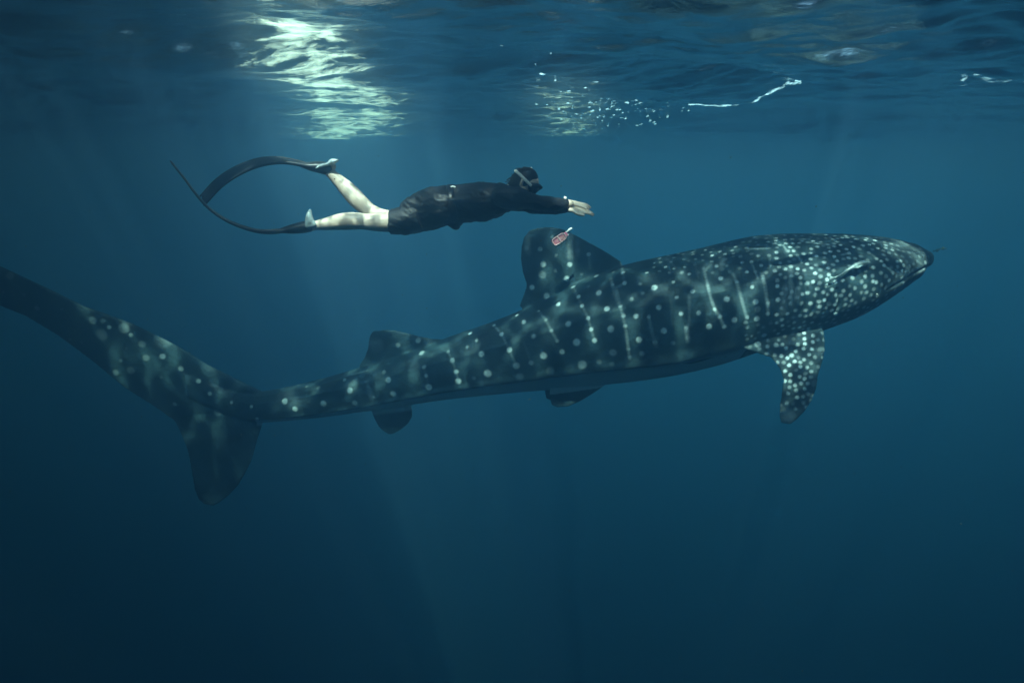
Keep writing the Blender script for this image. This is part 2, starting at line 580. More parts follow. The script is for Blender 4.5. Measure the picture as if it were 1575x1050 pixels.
def section(i, ph):
    c, s = np.cos(ph), np.sin(ph)
    head = sstep(1180, 1330, npx[i])
    e = 1.0 - 0.12 * head
    cc = np.sign(c) * np.abs(c) ** e; ss = np.sign(s) * np.abs(s) ** e
    r = np.ones_like(ph)
    am = sstep(1430, 1000, npx[i]) * sstep(330, 420, npx[i])
    vm = vr_main[i]
    phr = math.asin(vm)
    sgn = np.where(c >= 0, 1, -1)
    pe = np.where(c >= 0, np.arctan2(s, c), np.arctan2(s, -c))
    am_main = am * sstep(1180, 1020, npx[i])
    r += am_main * (0.09 * np.exp(-((pe - phr) / 0.10) ** 2) - 0.06 * np.exp(-((pe - phr + 0.26) / 0.16) ** 2))
    for pr, a in ((0.42, 0.035), (0.95, 0.035)):
        r += am * a * np.exp(-((pe - pr) / 0.06) ** 2)
    # narrower belly & back
    wf = 1 - 0.10 * np.clip(ss, 0, 1) ** 2
    return CEN[i] + np.outer(cc * r * hwd[i] * wf, LAT[i]) + np.outer(ss * r * HH[i], (0, 0, 1))


g = Geo()
rings = [section(i, phis) for i in range(len(npx))]
g.rings(rings)


def ysp(px): return float(np.interp(px, npx, yy))


def PL(lst, off=0.0):
    return [P(a, b, (ysp(a) if a > 400 else 7.0) + off) for a, b in lst]


# first dorsal fin
g.fin(PL([(975, 450), (962, 418), (955, 402), (930, 386), (908, 374), (888, 363), (870, 354), (856, 350), (842, 349), (830, 350)]),
      PL([(840, 510), (812, 482), (799, 470), (806, 452), (810, 438), (804, 418), (801, 398), (802, 380), (806, 365), (814, 354)]),
      [.055, .055, .05, .045, .04, .032, .026, .02, .014, .008])
# second dorsal fin
g.fin(PL([(700, 550), (690, 522), (665, 521), (645, 517), (625, 512), (608, 508), (595, 507)]),
      PL([(575, 580), (552, 563), (561, 549), (566, 536), (567, 525), (569, 515), (574, 509)]),
      [.035, .03, .028, .022, .018, .012, .007])
# anal fin
g.fin(PL([(630, 610), (634, 628), (634, 640), (628, 651), (616, 661), (604, 667)]),
      PL([(570, 620), (573, 637), (577, 646), (582, 655), (589, 662), (597, 667)]), [.03, .025, .02, .016, .012, .006])
# pelvic fins (near and far side)
for off in (-0.16, 0.30):
    o1 = [0, off * 0.9, off, off * 1.1, off * 1.2, off * 1.3]
    LEp = [(925, 566), (935, 585), (928, 594), (912, 605), (892, 617), (874, 625)]
    TEp = [(855, 566), (846, 592), (845, 603), (846, 614), (848, 622), (856, 626)]
    if off > 0:
        LEp = [(a - 8, b - 10) for a, b in LEp]; TEp = [(a - 8, b - 10) for a, b in TEp]
    g.fin([P(a, b, 6.52 + o) for (a, b), o in zip(LEp, o1)], [P(a, b, 6.52 + o) for (a, b), o in zip(TEp, o1)],
          [.03, .028, .025, .02, .012, .006])
# near pectoral fin
LEp = [(1262, 468), (1264, 492), (1268, 515), (1269, 538), (1265, 556), (1258, 578), (1256, 596), (1249, 615), (1238, 632), (1225, 645), (1215, 652)]
TEp = [(1176, 492), (1160, 508), (1124, 529), (1160, 541), (1186, 550), (1199, 566), (1205, 585), (1202, 606), (1199, 624), (1199, 638), (1201, 650)]
yp = [6.0, 5.86, 5.76, 5.68, 5.62, 5.55, 5.50, 5.45, 5.41, 5.38, 5.36]
tx = [.06, .06, .055, .045, .04, .034, .028, .022, .016, .012, .008]
g.fin([P(a, b, y) for (a, b), y in zip(LEp, yp)], [P(a, b, y + 0.12) for (a, b), y in zip(TEp, yp)], tx, edge=0.007)
# far pectoral fin, stretched outward behind the body
g.fin([P(1262, 470, 6.6), P(1255, 478, 6.95), P(1240, 486, 7.25), P(1215, 494, 7.6), P(1190, 500, 7.85)],
      [P(1170, 480, 6.6), P(1150, 490, 6.95), P(1165, 496, 7.25), P(1165, 502, 7.6), P(1172, 505, 7.85)], [.05, .04, .03, .02, .01])
# tail fin: upper lobe
U_LE = [(425, 612), (405, 603), (370, 586), (320, 561), (270, 530), (200, 496), (130, 471), (60, 437), (0, 409), (-60, 382), (-110, 362)]
U_TE = [(400, 648), (340, 648), (280, 655), (240, 626), (192, 596), (140, 553), (90, 516), (40, 486), (-10, 466), (-75, 432), (-108, 390)]
U_Y = [7.0, 7.0, 7.0, 6.98, 6.95, 6.9, 6.84, 6.78, 6.72, 6.66, 6.6]
g.fin([P(a, b, y) for (a, b), y in zip(U_LE, U_Y)], [P(a, b, y) for (a, b), y in zip(U_TE, U_Y)],
      [.10, .11, .11, .10, .085, .07, .055, .045, .035, .02, .01])
# tail fin: lower lobe
L_LE = [(440, 625), (405, 648), (396, 675), (388, 705), (377, 728), (366, 746), (352, 761), (338, 772), (328, 777)]
L_TE = [(300, 600), (268, 645), (277, 663), (288, 690), (293, 712), (297, 735), (300, 754), (306, 768), (314, 775)]
g.fin([P(a, b, 7.0 - .02 * k) for k, (a, b) in enumerate(L_LE)], [P(a, b, 7.0 - .02 * k) for k, (a, b) in enumerate(L_TE)],
      [.08, .07, .055, .045, .036, .028, .02, .012, .007])
shark = g.build('whale_shark')
remesh(shark, 0.0095, 5, 0.5)
V = verts_np(shark.data)
NV = len(V)

# body coordinates of every vertex
ordx = np.argsort(CEN[:, 0])
si = np.interp(V[:, 0], CEN[ordx, 0], ordx.astype(float))
pxv = np.interp(si, np.arange(len(npx)), npx)
cz_ = np.interp(si, np.arange(len(npx)), CEN[:, 2]); cy_ = np.interp(si, np.arange(len(npx)), CEN[:, 1])
hh_ = np.interp(si, np.arange(len(npx)), HH); hw_ = np.interp(si, np.arange(len(npx)), hwd)
vv_ = (V[:, 2] - cz_) / hh_
uu_ = (cy_ - V[:, 1]) / hw_
finm = sstep(1.12, 1.3, np.hypot(vv_, uu_))
finm[pxv < 395] = 1
vrm = np.interp(pxv, npx, vr_main)
belly = sstep(0.02, -0.16, vv_ - vrm) * (1 - finm)
belly *= 1 - 0.0 * belly

# gill slits and mouth line pressed into the skin
bvh = BVHTree.FromObject(shark, bpy.context.evaluated_depsgraph_get())


def hit(px, py, ymin=0):
    d = ray(px, py)
    r = bvh.ray_cast(Vector(CAM), Vector(d))
    return None if r[0] is None else np.array(r[0])


def make_kd(V):
    k = kdtree.KDTree(len(V))
    for i, c in enumerate(V): k.insert(c, i)
    k.balance()
    return k


kd = make_kd(V)
disp = np.zeros(NV)
gro = []
for k, gx in enumerate((1222, 1239, 1256, 1273, 1290)):
    gro.append([(gx - 2, 432 + k * 3), (gx + 2, 446 + k * 3), (gx + 1, 462 + k * 2), (gx - 5, 476 + k)])
gro.append([(1428, 409), (1415, 416), (1402, 424), (1385, 434), (1366, 445)])
for li, line in enumerate(gro):
    for (a0, b0), (a1, b1) in zip(line[:-1], line[1:]):
        for u in np.linspace(0, 1, 12):
            h = hit(a0 + (a1 - a0) * u, b0 + (b1 - b0) * u)
            if h is None: continue
            for co, i, d in kd.find_range(h, 0.035):
                disp[i] = max(disp[i], (0.022 if li < 5 else 0.02) * math.exp(-(d / 0.013) ** 2))
NRM = np.empty(NV * 3); shark.data.vertices.foreach_get('normal', NRM); NRM = NRM.reshape(-1, 3)
V2 = V - NRM * disp[:, None]
shark.data.vertices.foreach_set('co', V2.astype(np.float32).ravel())
shark.data.update()

# spots and painted light patches, read off the photograph: zoom origin, scale, (x, y, r, strength)
SP = []
def add(ox, oy, sc, lst):
    for s in lst:
        SP.append((ox + s[0] / sc, oy + s[1] / sc, s[2] / sc, s[3] if len(s) > 3 else 1.0))


add(1180, 340, 6.058, [(237,208,14),(85,292,13),(340,305,16),(95,605,16),(101,732,18),(122,388,14,.6),(122,497,12,.6),(88,872,16),(230,660,16),(222,770,20),(323,766,18),(404,767,17),(378,668,16),(330,680,14),(488,798,17),(285,445,14),(309,527,13),(371,400,13,.7),(568,436,14),(574,498,14),(558,545,14),(558,600,14),(448,486,11),(428,565,12),(470,630,13),(635,566,16),(703,552,15),(603,638,13),(534,735,14),(642,688,15),(712,648,13),(690,695,12),(773,688,13),(655,740,12),(630,778,15),(545,815,12),(600,832,14),(640,868,17),(727,780,11),(486,752,10),(305,880,16),(357,885,12),(253,944,15),(418,945,15),(302,990,15),(384,1000,16),(342,940,12),(141,973,12),(410,870,13),(360,832,13),(265,832,11),(187,862,13),(988,432,11),(948,294,13),(1018,350,13),(986,562,12),(1018,570,16),(914,515,11),(1210,376,12),(1243,374,12),(1215,425,14),(1255,465,14),(1290,470,14),(1272,412,12),(1138,552,12),(1172,480,11),(1090,413,15),(1065,375,11),(1117,357,11),(667,278,12),(738,262,11),(586,283,11),(624,330,10),(650,370,11),(760,342,10),(763,300,11),(683,222,9),(625,235,12),(467,238,12),(428,186,13),(165,133,12),(262,135,10),(530,384,12),(787,742,9),(700,155,9),(545,128,9),(1005,180,8),(890,225,9),(805,240,9),(950,218,9),(1030,253,9),(220,325,12),(460,325,11),(405,355,9)])
add(990, 340, 4.565, [(513,316,11),(541,402,14),(583,548,17),(637,693,17),(459,740,18),(566,740,13),(536,672,12),(786,567,16),(795,685,17),(800,620,18,.4),(872,575,12),(872,650,12),(941,455,12),(944,549,13),(933,658,12),(725,358,11),(762,462,12,.7),(434,203,10),(645,180,8),(572,232,8),(480,242,8),(655,428,9,.7),(726,675,9,.7),(960,376,9,.7),(825,310,9,.7),(757,284,8,.7),(692,290,8,.6),(803,245,8,.8),(872,146,9),(570,128,9),(500,618,11),(343,495,14),(320,372,10),(262,650,13),(386,645,14),(232,535,12),(208,428,10,.8),(22,362,10),(152,322,10),(245,228,10),(110,262,8),(175,243,8),(300,750,12,.8)])
add(780, 330, 3.888, [(215,298,14,.8),(375,298,13,.8),(355,383,14),(148,435,13),(235,487,16,.8),(395,432,13,.8),(427,490,11),(533,367,13),(548,468,15),(305,534,13),(448,545,11),(485,620,11),(503,686,11),(523,752,13),(597,563,15),(620,683,18),(633,825,20,.8),(365,652,16),(415,763,19),(218,843,19),(329,820,14,.8),(143,886,14,.6),(158,727,13,.7),(265,694,10,.5),(188,577,7,.6),(99,642,12,.8),(59,601,9),(14,808,15),(55,903,19,.8),(449,897,24,.6),(488,238,11),(684,292,9),(693,347,11),(702,410,12),(678,547,10,.7),(695,604,11),(705,665,11,.8),(724,803,11,.5),(730,850,9,.4),(770,607,13,.8),(789,748,16,.9),(745,505,11,.5),(837,347,10),(880,436,16),(795,415,7,.5),(810,470,8,.5),(847,612,10,.6),(885,765,14,.5),(907,555,14),(938,695,16),(1027,232,8),(945,313,10,.7),(996,404,10,.7),(1015,492,12),(1040,592,13),(992,768,12,.4),(1090,355,10),(1108,463,14),(1072,680,11,.7),(1080,735,12,.7),(75,970,22,.25),(260,935,24,.25),(550,880,14,.25),(625,893,12,.25),(808,830,16,.35),(232,630,8,.4),(300,755,9,.4),(487,430,9,.4),(800,275,8,.6),(630,420,9,.6),(118,200,14,.3),(198,205,12,.4),(380,220,14,.35),(420,215,14,.35),(210,360,20,.25)])
add(380, 480, 3.75, [(217,513,16),(277,558,14),(440,527,16),(593,450,16),(563,390,9),(622,523,15,.6),(814,390,15),(843,470,16),(790,345,11,.4),(731,490,9,.4),(1020,317,11,.5),(1033,367,10,.7),(1048,432,18),(1160,228,9,.5),(1184,278,13,.7),(1206,343,12,.8),(1218,397,16,.9),(1353,240,15),(1388,353,20),(1308,380,11,.4),(1424,75,10),(1468,127,12),(1512,217,14),(1553,305,17),(1287,122,11),(1323,163,9,.5),(1555,17,10),(987,163,14,.5),(1008,234,16,.6),(1220,465,20,.3),(1390,430,20,.25),(1560,380,16,.3),(1270,200,9,.4),(410,437,10,.4),(58,615,10),(25,543,8),(870,190,12,.3),(1065,490,18,.25),(280,500,80,.16),(370,550,60,.16),(600,420,45,.16),(745,190,40,.2)])  # the broad faint dabs are caustic light painted into the skin
add(1000, 500, 5.25, [(868,155,22),(948,172,14),(920,82,18),(1017,160,17),(1068,157,12),(1097,185,14),(1060,247,14),(1143,243,16),(1168,292,13),(1243,277,12),(1212,300,10),(1212,335,14),(1314,135,14),(1316,84,14),(1246,110,12),(1243,63,13),(1208,17,14),(1278,26,14),(1158,26,13),(1033,68,13),(1305,192,12),(1283,238,12),(1133,402,14),(1208,415,12),(1246,432,12),(1170,485,14),(1187,582,12,.8),(1218,470,10,.8),(1272,470,9,.8),(1088,450,14),(1090,370,9),(1130,452,10),(1103,628,9,.6),(1122,322,10),(1240,190,10),(1250,150,8),(1175,210,8),(1125,500,10,.7),(1178,525,9,.6),(1173,675,9,.5),(1248,515,8,.6),(1300,375,9,.6),(950,125,12,.6),(1108,265,9),(880,190,10,.7),(1070,8,14),(1085,755,80,.55),(820,170,40,.4),(1385,205,30,.22),(1330,470,26,.2)])
add(0, 390, 2.561, [(300,185,12,.8),(330,195,10,.5),(430,290,7),(365,262,13,.35),(405,265,9,.4),(500,255,8,.6),(487,295,18,.3),(515,320,7,.4),(640,405,10,.9),(560,355,12,.35),(780,400,22,.7),(840,432,16,.5),(713,453,9,.7),(782,502,8,.8),(826,551,7,.9),(912,586,6,.5),(988,601,7),(1013,652,10,.8),(688,592,7,.5),(858,625,14,.4),(455,468,11,.4),(515,460,14,.35),(400,320,20,.25),(125,97,14,.5),(40,88,12,.3),(145,215,9,.3),(690,345,24,.25),(640,340,30,.22),(575,410,12,.25)])  # broad faint dabs on the tail are painted light patches

pts = []       # (point, radius, strength)
def to_m(r, h): return r * h[1] / F


for a, b, r, s in SP:
    h = hit(a, b)
    if h is None or h[1] < 5: continue
    rr = max(to_m(r, h) * 1.12, 0.0155)
    if r < 8 and any(np.linalg.norm(h - p) < 0.8 * (rr + q_) for p, q_, _ in pts): continue
    pts.append((h, rr, s))


def fill(x0, x1, y0, y1, n, gap, r0, r1, s0, s1, ok=lambda a, b: True):
    """small spots between the large ones"""
    for _ in range(n):
        a, b = rng.uniform(x0, x1), rng.uniform(y0, y1)
        if not ok(a, b): continue
        h = hit(a, b)
        if h is None: continue
        if any(abs(h[0] - p[0]) < gap + q_ and np.linalg.norm(h - p) < gap + q_ * 0.9 for p, q_, _ in pts if q_ < 0.1): continue
        pts.append((h, rng.uniform(r0, r1), rng.uniform(s0, s1)))


fill(1190, 1430, 356, 500, 1500, 0.032, .014, .018, .3, .75)
fill(1000, 1200, 356, 420, 420, 0.045, .012, .017, .2, .55)
fill(1145, 1270, 495, 650, 700, 0.030, .013, .017, .25, .6)
fill(1040, 1205, 400, 500, 50, 0.10, .012, .016, .15, .35)
fill(800, 960, 360, 460, 30, 0.08, .012, .018, .12, .3)
fill(420, 960, 430, 600, 90, 0.12, .011, .015, .12, .3)
fill(0, 400, 400, 600, 90, 0.08, .012, .018, .1, .3)
fill(955, 1200, 356, 400, 200, 0.05, .012, .018, .3, .6)

attr = np.zeros(NV)


def dab(c, r, s, soft=0.55):
    for co, i, d in kd.find_range(c, r * 1.3):
        k = 1 - min(1, max(0, (d / r - soft) / (1.3 - soft)))
        k = k * k * (3 - 2 * k) * s
        if k > attr[i]: attr[i] = k


def other_side(p):
    """the same place on the far flank"""
    i = int(np.clip(round(float(np.interp(p[0], CEN[ordx, 0], ordx.astype(float)))), 0, len(CEN) - 1))
    d = (p - CEN[i]).dot(LAT[i])
    return p - 2 * d * LAT[i]


for p, r, s in pts:
    soft = 0.72 if r < 0.09 else 0.0
    if r >= .07: s = s * 0.6
    dab(p, r, s, soft)
    if p[1] > 5.65 and r < 0.2:
        o = other_side(p)
        c2, i2, d2 = kd.find(o)
        if d2 < 0.12: dab(c2, r, s, soft)


def bars(ox, oy, sc, lines):
    for pl, s, w in lines:
        for (a0, b0), (a1, b1) in zip(pl[:-1], pl[1:]):
            k = max(2, int(math.hypot(a1 - a0, b1 - b0) / sc / 0.9))
            for u in np.linspace(0, 1, k):
                aa = ox + (a0 + (a1 - a0) * u) / sc; bb = oy + (b0 + (b1 - b0) * u) / sc
                h = hit(aa, bb)
                if h is None: continue
                st = s * 0.85 * (0.3 + 0.7 * math.sin(aa * 0.7 + bb * 0.55) ** 2)
                dab(h, w, st, 0.2)
                o = other_side(h); c2, i2, d2 = kd.find(o)
                if d2 < 0.12: dab(c2, w, st, 0.2)


bars(990, 340, 4.565, [([(420,330),(445,430),(470,540),(500,618),(536,672),(566,745)], .5, .016), ([(625,370),(655,430),(690,560),(726,690)], .42, .016),
     ([(830,370),(850,440),(872,600)], .6, .018), ([(757,290),(800,400)], .35, .014), ([(990,460),(975,650)], .25, .03),
     ([(1035,350),(1040,600)], .4, .024), ([(300,745),(312,850)], .5, .022), ([(75,830),(90,880)], .3, .022), ([(320,570),(322,740)], .2, .016),
     ([(870,590),(872,660)], .4, .016), ([(160,260),(230,330)], .2, .014), ([(560,240),(545,330)], .25, .03),
     ([(360,300),(385,400)], .2, .014), ([(480,300),(425,350)], .2, .014), ([(890,240),(880,330)], .2, .012), ([(190,560),(200,720)], .14, .016),
     ([(730,195),(880,190)], .35, .02), ([(800,92),(890,84)], .5, .02)])
bars(780, 330, 3.888, [([(684,290),(700,410),(650,440),(678,547),(705,665),(725,805),(732,860)], .38, .017), ([(620,380),(640,470),(678,547)], .4, .02),
     ([(395,432),(448,545),(485,620),(503,686),(523,752)], .25, .015), ([(845,605),(865,700),(890,790)], .3, .018),
     ([(1090,480),(1090,600),(1078,760)], .22, .016), ([(188,577),(232,630),(265,694),(300,755)], .22, .015), ([(100,760),(143,886)], .16, .015),
     ([(120,120),(130,230)], .2, .035), ([(380,130),(378,250)], .3, .04), ([(418,160),(420,240)], .25, .03), ([(490,240),(495,320)], .3, .016)])
bars(1180, 340, 6.058, [([(280,315),(318,385)], .6, .016), ([(390,200),(520,215),(640,238)], .4, .014), ([(690,315),(770,298)], .5, .012),
     ([(948,292),(1018,345)], .5, .012), ([(1090,410),(1130,440),(1165,480)], .6, .013), ([(170,610),(160,840)], .25, .028),
     ([(215,460),(230,620)], .4, .024), ([(280,640),(285,740)], .3, .03), ([(1200,260),(1260,285)], .5, .012), ([(1160,245),(1250,280)], .4, .012),
     ([(150,225),(190,290)], .4, .013), ([(300,170),(400,165)], .4, .012), ([(1330,330),(1450,410)], .35, .02), ([(1300,440),(1320,480),(1290,510)], .5, .03), ([(1420,260),(1475,300),(1500,350),(1480,410)], .45, .022), ([(1200,500),(1290,500)], .3, .035)])
bars(380, 480, 3.75, [([(1424,75),(1468,127),(1512,217),(1553,305)], .3, .014), ([(1160,228),(1184,278),(1206,343),(1218,397)], .2, .014),
     ([(690,400),(720,500)], .2, .03), ([(1185,120),(1390,52)], .5, .012), ([(290,418),(400,388)], .35, .010), ([(1020,317),(1048,432)], .15, .013),
     ([(560,370),(700,335)], .25, .010)])
hd_ = sstep(1290, 1420, pxv) * (1 - belly)
attr = np.maximum(attr, hd_ * 0.30 * sstep(0.35, 0.7, fbm(V[:, 0] * 6 + V[:, 1] * 5 + 60, V[:, 2] * 9 + V[:, 1] * 3 + 60, 91, 3)) + hd_ * 0.06)  # pale mottling, also painted to make the head look lit and hazy
root_ = ((pxv > 1125) & (pxv < 1290) & (uu_ > 0.35) & (vv_ < -0.35)) | ((pxv > 825) & (pxv < 955) & (vv_ < -0.98))
belly[root_] = 0
attr *= 1 - 0.6 * belly * (vv_ < vrm - 0.25)
set_attr(shark.data, 'spot_and_glow', np.clip(attr, 0, 1))
set_attr(shark.data, 'belly', belly)

m, t, b = material('whale_shark_skin')
tc = t.nodes.new('ShaderNodeTexCoord')
L = t.links.new
n = nz(2.4, 11, (1, 1, 1), 0.72)
r = t.nodes.new('ShaderNodeValToRGB')
r.color_ramp.elements[0].position = 0.34; r.color_ramp.elements[1].position = 0.72
r.color_ramp.elements[0].color = (0.009, 0.022, 0.032, 1)
r.color_ramp.elements[1].color = (0.06, 0.125, 0.14, 1)
L(n.outputs['Fac'], r.inputs[0])
n3 = nz(34, 6, (1, 1, 1), 0.7)
a1 = t.nodes.new('ShaderNodeAttribute'); a1.attribute_name = 'spot_and_glow'
a2 = t.nodes.new('ShaderNodeAttribute'); a2.attribute_name = 'belly'
mb = t.nodes.new('ShaderNodeMix'); mb.data_type = 'RGBA'
L(math_('MULTIPLY', a2.outputs['Fac'], 0.95), mb.inputs[0]); L(r.outputs[0], mb.inputs[6]); mb.inputs[7].default_value = (0.55, 0.66, 0.68, 1)
ms = t.nodes.new('ShaderNodeMix'); ms.data_type = 'RGBA'
sf = math_('MULTIPLY', a1.outputs['Fac'], math_('ADD', math_('MULTIPLY', n3.outputs['Fac'], 1.1), 0.42))
c2 = t.nodes.new('ShaderNodeClamp'); L(sf, c2.inputs[0])
L(c2.outputs[0], ms.inputs[0]); L(mb.outputs[2], ms.inputs[6]); ms.inputs[7].default_value = (0.66, 0.84, 0.86, 1)
L(ms.outputs[2], b.inputs['Base Color'])
b.inputs['Roughness'].default_value = 0.55
b.inputs['Specular IOR Level'].default_value = 0.25
bp = t.nodes.new('ShaderNodeBump'); bp.inputs['Strength'].default_value = 0.7; bp.inputs['Distance'].default_value = 0.012
L(n3.outputs['Fac'], bp.inputs['Height']); L(bp.outputs[0], b.inputs['Normal'])
shark.data.materials.clear(); shark.data.materials.append(m)
tag(shark, 'huge dark whale shark with rows of pale spots, swimming right below the freediver', 'whale shark')

# eye
h = hit(1346, 453)
if h is not None:
    g = Geo(); g.tube([h + np.array([0, 0.01, 0]), h + np.array([0, -0.006, 0])], [0.022, 0.02], n=16)
    g.build('eye', simple_mat('eye_dark', (0.02, 0.025, 0.03), 0.15, spec=0.8), shark)
    g = Geo(); g.tube([h + np.array([0.002, -0.024, 0.006]), h + np.array([0.002, -0.027, 0.006])], [0.007, 0.006], n=10)  # pale disc set on the eye as a painted glint
    g.build('eye_glint', simple_mat('eye_glint_pale', (0.7, 0.75, 0.72), 0.4), shark)


# ------------------------------------------------------------------ remora on the head
def fish(name, pts, hs, ws, mat, lat=(0, 1, 0)):
    g = Geo()
    g.tube(pts, ws, hs, n=14, lat=lat, sub=5)
    return g.build(name, mat)


pale_fish = simple_mat('remora_skin', (0.42, 0.55, 0.55), 0.35, 0.35, 60, 0.5)
dark_fish = simple_mat('dark_fish_skin', (0.03, 0.045, 0.05), 0.5, 0.4, 60)
rp = []
for a, b in [(1336, 404), (1328, 404), (1318, 407), (1306, 414), (1295, 421), (1284, 427)]:
    rp.append((a, b))
y0_ = hit(*rp[0])[1]; y1_ = hit(*rp[-1])[1]
rp = [P(a, b, y0_ + (y1_ - y0_) * k / 5 - .05) for k, (a, b) in enumerate(rp)]
rem = fish('remora', rp, [.012, .020, .019, .012, .007, .003], [.02, .026, .022, .014, .008, .003], pale_fish)
tag(rem, 'slender pale remora lying along the side of the whale shark head', 'fish')
g = Geo()
g.fin([rp[4], rp[5] + (np.array([-.01, 0, .004])), rp[5] + np.array([-.04, 0, .014])], [rp[4], rp[5] + np.array([-.01, 0, -.004]), rp[5] + np.array([-.045, 0, -.022])], .003, edge=.0015, nseg=6)
g.build('tail_fin', pale_fish, rem)
g = Geo()
g.fin([rp[1] + np.array([0, -.02, -.01]), rp[2] + np.array([-.0, -.03, -.028])], [rp[2] + np.array([.0, -.02, -.006]), rp[2] + np.array([-.04, -.03, -.026])], .003, edge=.0015, nseg=6)
g.build('pectoral_fin', pale_fish, rem)

rp2 = [P(a, b, 5.95) for a, b in [(1052, 557), (1062, 556.5), (1078, 553.5), (1094, 549.5), (1111, 547)]]
r2 = fish('remora', rp2, [.012, .017, .013, .008, .004], [.014, .018, .014, .008, .004], dark_fish)
tag(r2, 'thin dark remora hanging beneath the whale shark belly', 'fish')
g = Geo(); g.fin([rp2[4], rp2[4] + np.array([.035, 0, .02])], [rp2[4] + np.array([0, 0, -.003]), rp2[4] + np.array([.035, 0, -.012])], .003, edge=.0015, nseg=6)
g.build('tail_fin', dark_fish, r2)

pilot = simple_mat('pilot_fish_skin', (0.16, 0.34, 0.38), 0.4, 0.6, 90)
for k, (a, b, l, lab) in enumerate([(1441, 386, 6, 'tiny pilot fish right at the whale shark snout'), (1450, 383, 6, 'tiny pilot fish farther ahead of the whale shark snout')]):
    pp = [P(a - l / 2 + q * l / 4, b - q * .4, 6.1) for q in range(5)]
    pf = fish('pilot_fish', pp, [.003, .009, .015, .014, .008], [.002, .006, .009, .009, .005], pilot)
    tag(pf, lab, 'fish', 'pilot fish ahead of the snout')
    g = Geo(); g.fin([pp[0], pp[0] + np.array([-.015, 0, .011])], [pp[0] + np.array([.004, 0, -.002]), pp[0] + np.array([-.015, 0, -.011])], .002, edge=.001, nseg=6)
    g.build('tail_fin', pilot, pf)

# ------------------------------------------------------------------ pink tag on the dorsal fin
pink, t, b = material('pink_plastic')
tc = t.nodes.new('ShaderNodeTexCoord'); L = t.links.new
n = nz(26, 3)
r = t.nodes.new('ShaderNodeValToRGB')
r.color_ramp.elements[0].position = 0.4; r.color_ramp.elements[1].position = 0.6
r.color_ramp.elements[0].color = (0.70, 0.16, 0.30, 1); r.color_ramp.elements[1].color = (1.0, 0.45, 0.42, 1)
L(n.outputs['Fac'], r.inputs[0]); L(r.outputs[0], b.inputs['Base Color'])
b.inputs['Roughness'].default_value = 0.3
b.inputs['Subsurface Weight'].default_value = 0.2
YT = 6.26
a0 = P(850, 374.5, YT); a1_ = P(870, 361, YT)
ax = (a1_ - a0) / np.linalg.norm(a1_ - a0)
root = bpy.data.objects.new('fin_tag', None); COL.objects.link(root); root.location = tuple((a0 + a1_) / 2)
ctr = np.array(root.location)
tag(root, 'small pink plastic tag with pale clip stuck on the first dorsal fin', 'tag')
wd = np.cross(ax, (0, 1, 0)); wd /= np.linalg.norm(wd)


def tagobj(g, name, mat):
    g.v = [np.array(p) - ctr for p in g.v]
    return g.build(name, mat, root)


g = Geo()
Ls = np.linalg.norm(a1_ - a0)
prof = [(0, .018), (.08, .032), (.2, .037), (.5, .036), (.78, .037), (.9, .03), (1.0, .022), (1.12, .02)]
rg = []
for u, w in prof:
    c = a0 + ax * Ls * u
    ang = np.linspace(0, 2 * math.pi, 20, endpoint=False)
    cc = np.sign(np.cos(ang)) * np.abs(np.cos(ang)) ** .5; ss = np.sign(np.sin(ang)) * np.abs(np.sin(ang)) ** .5
    rg.append(c + np.outer(cc * w, wd) + np.outer(ss * w * .5, (0, 1, 0)))
g.rings(rg); tagobj(g, 'tag_body', pink)
rim = simple_mat('pale_pink_rim', (1.0, 0.66, 0.62), 0.4, 0.08)
g = Geo()
loop = [a0 + ax * Ls * u + wd * w * s + np.array([0, -.019, 0]) for u, w, s in [(.06, .016, 1), (.2, .03, 1), (.8, .03, 1), (.95, .018, 1), (.95, -.018, 0.8), (.8, .03, -1), (.2, .03, -1), (.06, .016, -1), (.06, .016, 1)]]
g.tube(loop, .0045, n=8, sub=3); tagobj(g, 'rim', rim)
g = Geo(); g.tube([a0 + ax * Ls * .5 + wd * .03 + np.array([0, -.019, 0]), a0 + ax * Ls * .5 - wd * .03 + np.array([0, -.019, 0])], .006, n=8, sub=1)
tagobj(g, 'rib', rim)
white = simple_mat('white_plastic', (0.85, 0.88, 0.86), 0.35, 0.05)
g = Geo()
c0 = P(868.5, 359, YT); c1 = P(879.5, 351, YT); c2_ = P(874, 353, YT); c3 = P(876, 354.5, YT)
g.tube([c0, (c0 + c1) / 2, c1, c2_], [.006, .007, .010, .004], n=8, sub=4); tagobj(g, 'clip', white)
g = Geo(); g.tube([P(871, 360, YT), P(874, 361, YT), P(872.5, 364, YT)], .005, n=8); tagobj(g, 'loop', white)

# ------------------------------------------------------------------ freediver
YD = 4.9
person = None
skin, t, b = material('skin')
tc = t.nodes.new('ShaderNodeTexCoord'); L = t.links.new
n = nz(9, 5)
r = t.nodes.new('ShaderNodeValToRGB')
r.color_ramp.elements[0].color = (0.58, 0.44, 0.34, 1); r.color_ramp.elements[1].color = (0.84, 0.70, 0.56, 1)
r.color_ramp.elements[0].position = 0.3; r.color_ramp.elements[1].position = 0.7
L(n.outputs['Fac'], r.inputs[0]); L(r.outputs[0], b.inputs['Base Color'])
b.inputs['Roughness'].default_value = 0.45
suit = simple_mat('black_neoprene', (0.012, 0.014, 0.018), 0.55, 0.4, 14, 0.35, 0.4)


def D_(px, py, dy=0.0): return P(px, py, YD + dy)


